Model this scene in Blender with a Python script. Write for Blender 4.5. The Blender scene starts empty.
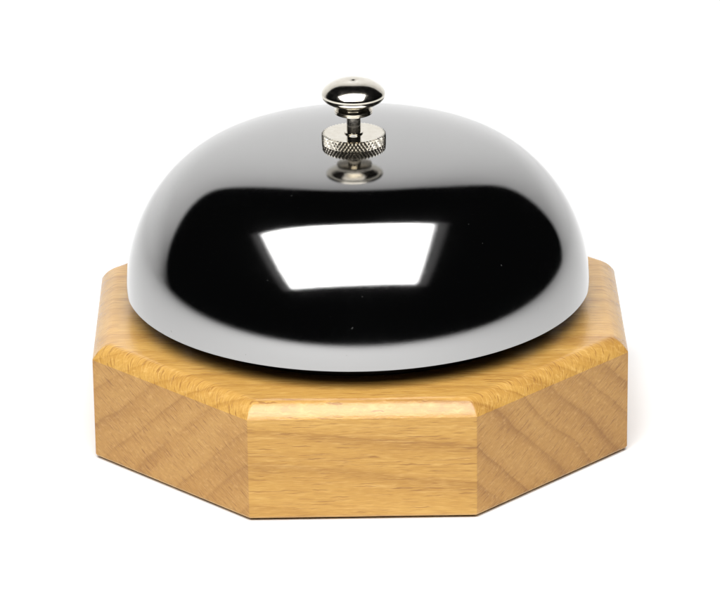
import bpy, bmesh, math
from mathutils import Vector, Matrix

C = bpy.context.scene.collection
scene = bpy.context.scene
MM = 0.001

# ------------------------------------------------------------------ helpers
def link_mesh(name, bm, mat, parent=None, sharp=None):
    bmesh.ops.recalc_face_normals(bm, faces=bm.faces[:])
    me = bpy.data.meshes.new(name)
    bm.to_mesh(me); bm.free()
    me.materials.append(mat)
    for p in me.polygons:
        p.use_smooth = True
    if sharp is not None:
        me.set_sharp_from_angle(angle=math.radians(sharp))
    o = bpy.data.objects.new(name, me)
    C.objects.link(o)
    if parent:
        o.parent = parent
    return o

def lathe(profile, n=128):
    """closed solid of revolution about Z from (r, z) pairs, bottom to top"""
    bm = bmesh.new()
    rings = []
    for r, z in profile:
        if r < 1e-9:
            rings.append([bm.verts.new((0, 0, z))])
        else:
            rings.append([bm.verts.new((r*math.cos(2*math.pi*k/n), r*math.sin(2*math.pi*k/n), z)) for k in range(n)])
    for a, b in zip(rings, rings[1:]):
        for k in range(n):
            k2 = (k+1) % n
            if len(a) == 1 and len(b) == 1:
                continue
            if len(a) == 1:
                bm.faces.new((a[0], b[k2], b[k]))
            elif len(b) == 1:
                bm.faces.new((a[k], a[k2], b[0]))
            else:
                bm.faces.new((a[k], a[k2], b[k2], b[k]))
    for ring in (rings[0], rings[-1]):
        if len(ring) > 1 and rings[0] is not rings[-1]:
            bm.faces.new(ring)
    return bm

def arc(cx, cz, rx, rz, a0, a1, n):
    return [(cx + rx*math.cos(math.radians(a0+(a1-a0)*i/n)), cz + rz*math.sin(math.radians(a0+(a1-a0)*i/n))) for i in range(n+1)]

# ------------------------------------------------------------------ node shorthand
class NT:
    def __init__(self, name):
        self.m = bpy.data.materials.new(name); self.m.use_nodes = True
        self.t = self.m.node_tree; self.t.nodes.clear()
        self.out = self.t.nodes.new('ShaderNodeOutputMaterial')
        self.p = self.t.nodes.new('ShaderNodeBsdfPrincipled')
        self.t.links.new(self.p.outputs[0], self.out.inputs[0])
    def n(self, kind, **kw):
        x = self.t.nodes.new('ShaderNode'+kind)
        for k, v in kw.items():
            setattr(x, k, v)
        return x
    def put(self, sock, v):
        if isinstance(v, bpy.types.NodeSocket):
            self.t.links.new(v, sock)
        else:
            sock.default_value = v
    def math(self, op, a, b=0.0, c=None, clamp=False):
        x = self.n('Math', operation=op, use_clamp=clamp)
        self.put(x.inputs[0], a); self.put(x.inputs[1], b)
        if c is not None:
            self.put(x.inputs[2], c)
        return x.outputs[0]
    def dot(self, v, vec):
        x = self.n('VectorMath', operation='DOT_PRODUCT')
        self.put(x.inputs[0], v); x.inputs[1].default_value = vec
        return x.outputs['Value']
    def comb(self, a, b, c):
        x = self.n('CombineXYZ')
        for i, v in enumerate((a, b, c)):
            self.put(x.inputs[i], v)
        return x.outputs[0]
    def noise(self, vec, scale=1.0, detail=2.0, rough=0.5, dist=0.0):
        x = self.n('TexNoise')
        self.put(x.inputs['Vector'], vec)
        x.inputs['Scale'].default_value = scale; x.inputs['Detail'].default_value = detail
        x.inputs['Roughness'].default_value = rough; x.inputs['Distortion'].default_value = dist
        return x.outputs['Fac']
    def rng(self, v, a, b, c, d, smooth=False):
        x = self.n('MapRange', interpolation_type='SMOOTHSTEP' if smooth else 'LINEAR')
        self.put(x.inputs[0], v)
        for i, k in enumerate((a, b, c, d)):
            x.inputs[i+1].default_value = k
        return x.outputs[0]
    def ramp(self, fac, stops):
        x = self.n('ValToRGB')
        self.put(x.inputs[0], fac)
        e = x.color_ramp.elements
        while len(e) < len(stops):
            e.new(0.5)
        for el, (pos, col) in zip(e, stops):
            el.position = pos; el.color = (*col, 1)
        return x.outputs[0]
    def mix(self, fac, a, b, mode='MIX'):
        x = self.n('Mix', data_type='RGBA', blend_type=mode)
        self.put(x.inputs[0], fac)
        self.put(x.inputs[6], a if isinstance(a, bpy.types.NodeSocket) else (*a, 1))
        self.put(x.inputs[7], b if isinstance(b, bpy.types.NodeSocket) else (*b, 1))
        return x.outputs[2]
    def bump(self, h, strength, dist, prev=None):
        x = self.n('Bump')
        self.put(x.inputs['Height'], h)
        x.inputs['Strength'].default_value = strength; x.inputs['Distance'].default_value = dist
        if prev is not None:
            self.t.links.new(prev, x.inputs['Normal'])
        return x.outputs[0]
    def set(self, **kw):
        for k, v in kw.items():
            self.put(self.p.inputs[k.replace('_', ' ')], v)
        return self.m

# ------------------------------------------------------------------ materials
def beech():
    t = NT('varnished_beech')
    co = t.n('TexCoord').outputs['Object']
    sc = t.n('VectorMath', operation='SCALE'); t.put(sc.inputs[0], co); sc.inputs['Scale'].default_value = 1000
    P = sc.outputs[0]                                   # millimetres
    sep = t.n('SeparateXYZ'); t.put(sep.inputs[0], P); X = sep.outputs[0]
    U = t.dot(P, (0.03, 0.775, 0.632))                  # across the growth layers
    V = t.dot(P, (0.0, -0.632, 0.775))                  # across the rays
    V = t.math('ADD', V, t.math('MULTIPLY', t.math('SUBTRACT', t.noise(P, .55, 1, .5), .5), .32))
    # growth layers, gently wavy
    warp = t.noise(t.comb(t.math('MULTIPLY', X, .011), t.math('MULTIPLY', U, .02), t.math('MULTIPLY', V, .024)), 1, 1, .4)
    warp2 = t.noise(t.comb(t.math('MULTIPLY', X, .05), t.math('MULTIPLY', U, .12), t.math('MULTIPLY', V, .10)), 1, 2, .5)
    Uw = t.math('ADD', U, t.math('MULTIPLY', t.math('SUBTRACT', warp, .5), 11))
    Uw = t.math('ADD', Uw, t.math('MULTIPLY', t.math('SUBTRACT', warp2, .5), 1.6))
    uneven = t.noise(t.comb(0.0, t.math('MULTIPLY', Uw, .09), 0.0), 1, 1, .5)
    fr = t.math('FRACT', t.math('ADD', t.math('MULTIPLY', Uw, 1/6.4), t.math('MULTIPLY', uneven, 1.6)))
    ring = t.ramp(fr, [(0, (.18,)*3), (.20, (.02,)*3), (.50, (.22,)*3), (.78, (.60,)*3), (.90, (1.0,)*3), (.95, (.35,)*3), (1, (.18,)*3)])
    broad = t.noise(t.comb(t.math('MULTIPLY', X, .006), t.math('MULTIPLY', Uw, .16), t.math('MULTIPLY', V, .03)), 1, 4, .65)
    ringamp = t.rng(t.noise(t.comb(t.math('MULTIPLY', X, .012), t.math('MULTIPLY', Uw, .07), t.math('MULTIPLY', V, .03)), 1, 1), .3, .7, .3, 1.0)
    tone = t.math('ADD', t.math('MULTIPLY', t.math('MULTIPLY', ring, ringamp), .45), t.math('MULTIPLY', broad, .7))
    col = t.ramp(tone, [(.15, (.585, .350, .092)), (.45, (.485, .266, .060)), (.80, (.335, .163, .034))])
    # fine fibres running lengthwise
    fib = t.noise(t.comb(t.math('MULTIPLY', X, .07), t.math('MULTIPLY', U, 2.2), t.math('MULTIPLY', V, 2.2)), 1, 3, .65)
    col = t.mix(t.rng(fib, .42, .75, 0, .42), col, (.40, .20, .05))
    pale = t.noise(t.comb(t.math('MULTIPLY', X, .05), t.math('MULTIPLY', U, 1.1), t.math('MULTIPLY', V, 1.1)), 1, 3, .6)
    col = t.mix(t.rng(pale, .55, .75, 0, .40), col, (.74, .48, .165))
    # rays: thin dashes along the layers on the long sides, ticks across them on the cut corners
    fl = t.noise(t.comb(t.math('MULTIPLY', X, .14), t.math('MULTIPLY', Uw, .30), t.math('MULTIPLY', V, 4.6)), 1, 1.5, .5)
    col = t.mix(t.rng(fl, .61, .67, 0, .72, True), col, (.26, .115, .03))
    fl2 = t.noise(t.comb(t.math('MULTIPLY', X, .30), t.math('MULTIPLY', Uw, .32), t.math('MULTIPLY', V, 7.5)), 1, 2, .5)
    col = t.mix(t.rng(fl2, .54, .70, 0, .32), col, (.30, .14, .04))
    col = t.mix(t.rng(fl2, .48, .30, 0, .30), col, (.74, .48, .165))
    # end grain takes the varnish differently: cut corners are duller than the long sides
    ns = t.n('SeparateXYZ'); t.put(ns.inputs[0], t.n('TexCoord').outputs['Normal'])
    ends = t.rng(t.math('ABSOLUTE', ns.outputs[0]), .30, .68, 0, 1)
    flat = t.rng(t.math('ABSOLUTE', ns.outputs[2]), .10, .40, 0, 1)      # chamfer and top: sanded and glossy
    sawn = t.math('MULTIPLY', ends, t.math('SUBTRACT', 1.0, flat))
    col = t.mix(sawn, col, t.mix(1.0, col, (.90, .86, .97), 'MULTIPLY'))
    rough = t.rng(flat, 0, 1, .58, .27)
    chat = t.noise(t.comb(t.math('MULTIPLY', X, 2.0), t.math('MULTIPLY', U, 1.8), t.math('MULTIPLY', V, 3.4)), 1, 2, .6)
    torn = t.math('MULTIPLY', chat, t.math('ADD', .35, t.math('MULTIPLY', ends, .9)))
    b = t.bump(fib, .30, .00010)
    b = t.bump(torn, .38, .00026, b)
    return t.set(Base_Color=col, Roughness=rough, Normal=b, Specular_IOR_Level=.42, Coat_Weight=t.math('MULTIPLY', flat, .30), Coat_Roughness=.22, Coat_IOR=1.55, Coat_Normal=t.bump(torn, .5, .00030))

def chrome():
    t = NT('polished_chrome')
    co = t.n('TexCoord').outputs['Object']
    grit = t.noise(co, 5200, 2, .6)
    b = t.bump(grit, .36, .000012)
    sm = t.noise(co, 60, 4, .65)
    spots = t.rng(t.noise(co, 800, 1, .5), .795, .81, 0, 1)
    col = t.mix(t.math('MULTIPLY', spots, .5), (.360, .357, .354), (.25, .25, .24))
    return t.set(Base_Color=col, Metallic=t.math('SUBTRACT', 1.0, t.math('MULTIPLY', spots, .12)), Roughness=t.rng(sm, .3, .7, .045, .08), Normal=b)

def nickel(name='nickel_plated_brass', k=1.0, r=0.0):
    t = NT(name)
    co = t.n('TexCoord').outputs['Object']
    g = t.noise(co, 900, 3, .6)
    col = t.mix(t.rng(g, .35, .75, 0, .6), (.66*k, .625*k, .55*k), (.54*k, .49*k, .40*k))
    return t.set(Base_Color=col, Metallic=1.0, Roughness=t.rng(g, .3, .7, .09+r, .17+r), Normal=t.bump(g, .10, .00002))

def black_steel():
    t = NT('black_lacquered_steel')
    g = t.noise(t.n('TexCoord').outputs['Object'], 600, 3, .6)
    return t.set(Base_Color=t.mix(g, (.010, .010, .010), (.018, .017, .016)), Roughness=t.rng(g, .3, .7, .35, .5))

def pad_mat():
    t = NT('dark_brown_pad')
    g = t.noise(t.n('TexCoord').outputs['Object'], 1500, 3, .6)
    return t.set(Base_Color=t.mix(g, (.030, .017, .010), (.055, .032, .018)), Roughness=.95)

def paper():
    t = NT('white_seamless_paper')
    g = t.noise(t.n('TexCoord').outputs['Object'], 60, 4, .6)
    return t.set(Base_Color=t.mix(g, (.87, .87, .87), (.89, .89, .89)), Roughness=.9, Specular_IOR_Level=.1)

M_wood, M_chrome, M_nickel, M_black, M_pad, M_paper = beech(), chrome(), nickel(), black_steel(), pad_mat(), paper()
M_dark_nickel = nickel('dark_nickel', .55, .12)  # darker, rougher nickel for the knurled faces

# ------------------------------------------------------------------ desk bell
bell = bpy.data.objects.new('desk_bell', None)
bell.empty_display_size = .02
C.objects.link(bell)
bell['label'] = 'chrome desk bell with push button plunger on an octagonal varnished beech base'
bell['category'] = 'desk bell'

S = 54.0
APO = 1.2071*S                                           # apothem of the octagon, mm

def octagon(inset, corner, seg=4):
    """rounded octagon outline, mm"""
    a = APO - inset
    R = a/math.cos(math.pi/8)
    pts = []
    for k in range(8):
        ang = math.radians(22.5 + 45*k)
        cx, cy = (R - corner/math.cos(math.pi/8))*math.cos(ang), (R - corner/math.cos(math.pi/8))*math.sin(ang)
        for i in range(seg+1):
            f = ang - math.pi/8 + (math.pi/4)*i/seg
            pts.append((cx + corner*math.cos(f), cy + corner*math.sin(f)))
    return pts

def octa_solid(levels):
    bm = bmesh.new(); rings = []
    for inset, corner, z in levels:
        rings.append([bm.verts.new((x*MM, y*MM, z*MM)) for x, y in octagon(inset, corner)])
    for a, b in zip(rings, rings[1:]):
        n = len(a)
        for k in range(n):
            bm.faces.new((a[k], a[(k+1) % n], b[(k+1) % n], b[k]))
    bm.faces.new(rings[0][::-1]); bm.faces.new(rings[-1])
    return bm

HA, RW, RH = 26.1, 4.3, 3.7                              # arris height, round-over width and height
lv = [(.7, .5, .6), (.25, .5, .75), (0, .5, 1.2), (0, .5, HA)]
ix = iz = 0.0
steps = [(30+35*i/8, 4.7/8) for i in range(8)] + [(65+25*(i+.5)/7, 1.5/7) for i in range(7)]
for el, ln in steps:                                     # nearly flat chamfer easing into the top
    ix += ln*math.sin(math.radians(el)); iz += ln*math.cos(math.radians(el))
    lv.append((ix, .5+.35*ix, HA+iz))
RW, RH = ix, iz
lv.append((RW+.6, .5+.35*RW, HA+RH))
lv.append((RW+8, .5+.35*RW, HA+RH))
base = link_mesh('wooden_base', octa_solid(lv), M_wood, bell, 24)
pad = link_mesh('base_pad', octa_solid([(1.3, .8, 0.02), (1.3, .8, .62)]), M_pad, base, 30)  # thin dark brown layer, slightly inset below the wood

ZT = (HA+RH)*MM                                          # top of the wood
plate = link_mesh('base_plate', lathe([(.0474, ZT-.0002), (.0479, ZT+.0004), (.0479, ZT+.0030), (.0473, ZT+.0036), (.030, ZT+.0040), (0, ZT+.0040)]), M_black, bell, 35)

# dome: outer curve given by its radius of curvature against the slope of the surface
RHO = (0.30728, 0.04979, 0.02472, 0.03159, 0.03725, 0.03223, 0.03540, 0.04226)
RIM_R, HIGH, AMAX = .0576, .0375, math.radians(86.3)     # the wall stops just short of vertical at the rim
Z0, OX, OY, TX, TY = .0351, -.00022, .00119, -.0037, -.0107
def dome_curve(n=140):
    K = len(RHO)-1
    def rho(t):
        f = t*K; i = min(int(f), K-1); f -= i
        f = f*f*(3-2*f)*.5 + f*.5
        return math.exp(math.log(RHO[i])*(1-f) + math.log(RHO[i+1])*f)
    r = z = 0.0
    pts = [(0.0, 0.0)]
    for i in range(n):
        p, q = i/n, (i+1)/n
        r += (rho(p)*math.cos(p*AMAX)+rho(q)*math.cos(q*AMAX))/2
        z += (rho(p)*math.sin(p*AMAX)+rho(q)*math.sin(q*AMAX))/2
        pts.append((r, z))
    kr, kz = RIM_R/r, HIGH/z
    return [(x*kr, HIGH-y*kz, math.atan2(math.sin(i/n*AMAX)*kz, math.cos(i/n*AMAX)*kr)) for i, (x, y) in enumerate(pts)]
cv = dome_curve()
outer = [(r, z) for r, z, al in cv]                      # apex -> rim
T = .0008
inner = []
for r, z, al in cv:
    inner.append((max(r-T*math.sin(al), 0), z-T*math.cos(al)))
lip = [(outer[-1][0]-T, .0001), (outer[-1][0]-T*.8, -.00005), (outer[-1][0]-T*.15, -.00005)]
prof = inner[:-1] + lip + outer[::-1]
dm = lathe(prof, 256)
dome = link_mesh('bell_dome', dm, M_chrome, bell, 40)
dome.matrix_local = Matrix(((1, 0, TX, OX), (0, 1, TY, OY), (-TX, -TY, 1, Z0), (0, 0, 0, 1)))

# plunger assembly, z measured from the top of the dome, where the nut sits
PX, PY, PZ = -.0008, -.0014, .0719
def at_plunger(o):
    o.location = (PX, PY, PZ)
    return o
def mm(pr):
    return [(r*MM, z*MM) for r, z in pr]

def knurled():
    bm = bmesh.new()
    R, r, n, rows = 7.85, 7.35, 104, 4
    z0, z1 = -.15, 2.75
    rings = []
    def ring(fn, z):
        return [bm.verts.new((fn(k)*MM*math.cos(2*math.pi*k/n), fn(k)*MM*math.sin(2*math.pi*k/n), z*MM)) for k in range(n)]
    rings.append(ring(lambda k: 1.7, z0))
    rings.append(ring(lambda k: 7.0, z0))
    for j in range(rows+1):
        z = z0+.12 + (z1-z0-.24)*j/rows
        rings.append(ring(lambda k: R+.03*math.sin(k*1.7+j) if (k+j) % 2 == 0 else r, z))
    rings.append(ring(lambda k: 7.15, z1))
    rings.append(ring(lambda k: 1.7, z1))
    for j, (a, b) in enumerate(zip(rings, rings[1:])):
        for k in range(n):
            k2 = (k+1) % n
            q = (a[k], a[k2], b[k2], b[k])
            if 2 <= j < 2+rows:                          # split so the ridges run crosswise
                if (k+j) % 2 == 0:
                    bm.faces.new((q[0], q[1], q[2])); bm.faces.new((q[0], q[2], q[3]))
                else:
                    bm.faces.new((q[0], q[1], q[3])); bm.faces.new((q[1], q[2], q[3]))
            else:
                bm.faces.new(q)
    for f in bm.faces:
        if len(f.verts) == 3:
            f.material_index = 1
    return bm
nut = at_plunger(link_mesh('knurled_nut', knurled(), M_nickel, bell, 12))
nut.data.materials.append(M_dark_nickel)

DZ = -7.9
def up(pr):
    return mm([(r, z+DZ) for r, z in pr])
stem = at_plunger(link_mesh('plunger_stem', lathe(up([(0, -20), (1.75, -20), (1.75, 10.7), (2.25, 10.7), (2.3, 10.85), (2.25, 11.0), (1.75, 11.05), (1.75, 16.2), (0, 16.2)]), 64), M_nickel, bell, 35))

head = [(0, 16.9), (4.15, 16.9), (4.25, 17.4), (4.9, 17.9), (5.7, 18.4), (6.4, 18.8)]
head += [(7.1, 19.25), (7.55, 19.75), (7.75, 20.3), (7.78, 20.8), (7.7, 21.15), (7.45, 21.6)]
head += [(6.9, 22.2), (6.1, 22.85), (5.2, 23.4), (4.2, 23.8), (3.2, 24.05), (2.2, 24.15), (1.2, 24.12), (.75, 24.0), (.4, 23.88), (0, 23.85)]
button = at_plunger(link_mesh('push_button', lathe(up(head), 96), M_nickel, bell, 45))
collar = link_mesh('button_collar', lathe(up([(1.7, 15.75), (4.3, 15.75), (4.62, 15.9), (4.68, 16.15), (4.5, 16.3), (4.62, 16.45), (4.66, 16.7), (4.3, 17.0), (1.7, 17.0)]), 96), M_nickel, button, 40)

# ------------------------------------------------------------------ white paper sweep
def sweep():
    bm = bmesh.new()
    R = .30
    prof = [(-1.25+.06*i, 0.0) for i in range(0, 31)]    # floor from the front edge back to y = .55
    prof += [(.55+R*math.sin(math.radians(a)), R-R*math.cos(math.radians(a))) for a in range(6, 91, 6)]
    prof += [(.85, .30+.68*i/40) for i in range(1, 41)]
    nx = 48
    grid = []
    for (y, z) in prof:
        f = max(0.0, 1-(z/1.01)**2.2)**.455              # the hung end is cut to an arch
        g = min(1.0, (y+1.25)/1.3)
        x0 = -2.5*max(0.0, 1-z/.985)**.8*(.75+.25*g)
        x1 = 1.03*f*(.6+.4*g)
        grid.append([bm.verts.new((x0+(x1-x0)*i/nx, y, z)) for i in range(nx+1)])
    for a, b in zip(grid, grid[1:]):
        for i in range(nx):
            bm.faces.new((a[i], a[i+1], b[i+1], b[i]))
    return bm
bg = link_mesh('backdrop', sweep(), M_paper)
bg['kind'] = 'structure'

# ------------------------------------------------------------------ lamps: one overhead softbox, an added glow for its border, an added fill
def area(name, loc, rx, w, h, radiance, rz=0.0):
    l = bpy.data.lights.new(name, 'AREA')
    l.shape = 'RECTANGLE'; l.size = w; l.size_y = h
    l.energy = radiance*math.pi*w*h
    o = bpy.data.objects.new(name, l); C.objects.link(o)
    o.location = loc; o.rotation_euler = (rx, 0, rz)
    return o
TH = math.radians(20)
cy, cz = -.372, .735
area('softbox_lamp', (-.075, cy, cz), TH, .98, .72, 5.2, math.radians(3))
area('softbox_border_glow', (-.075, cy-.012*math.sin(TH), cz+.012*math.cos(TH)), TH, 1.20, .80, .10, math.radians(3))  # added dim lamp standing in for the softbox's unlit grey frame

wl = area('wall_fill', (-.35, -.05, 1.45), math.radians(38), 2.6, .2, 2.3)  # added fill brightening the paper; narrow spread keeps it off the dome
wl.data.spread = math.radians(62)

w = bpy.data.worlds.new('World'); scene.world = w; w.use_nodes = True
w.node_tree.nodes['Background'].inputs[0].default_value = (.9, .95, 1, 1)
w.node_tree.nodes['Background'].inputs[1].default_value = .004

# ------------------------------------------------------------------ camera
cam = bpy.data.cameras.new('camera'); co = bpy.data.objects.new('camera', cam); C.objects.link(co)
Rv = Vector((0.99988372, -0.00996805, -0.0115408)); Uv = Vector((0.01443582, 0.37477648, 0.9270028)); Fv = Vector((0.00491519, 0.92706161, -0.37487679))
co.matrix_world = Matrix(((Rv.x, Uv.x, -Fv.x, -0.00515277), (Rv.y, Uv.y, -Fv.y, -1.01446532), (Rv.z, Uv.z, -Fv.z, 0.44013473), (0, 0, 0, 1)))
cam.sensor_width = 36; cam.sensor_fit = 'HORIZONTAL'; cam.lens = 36*4400.95/720
cam.clip_start = .01; cam.clip_end = 50
scene.camera = co

scene.view_settings.view_transform = 'Standard'
scene.view_settings.look = 'None'
scene.view_settings.exposure = .40
scene.view_settings.gamma = 1
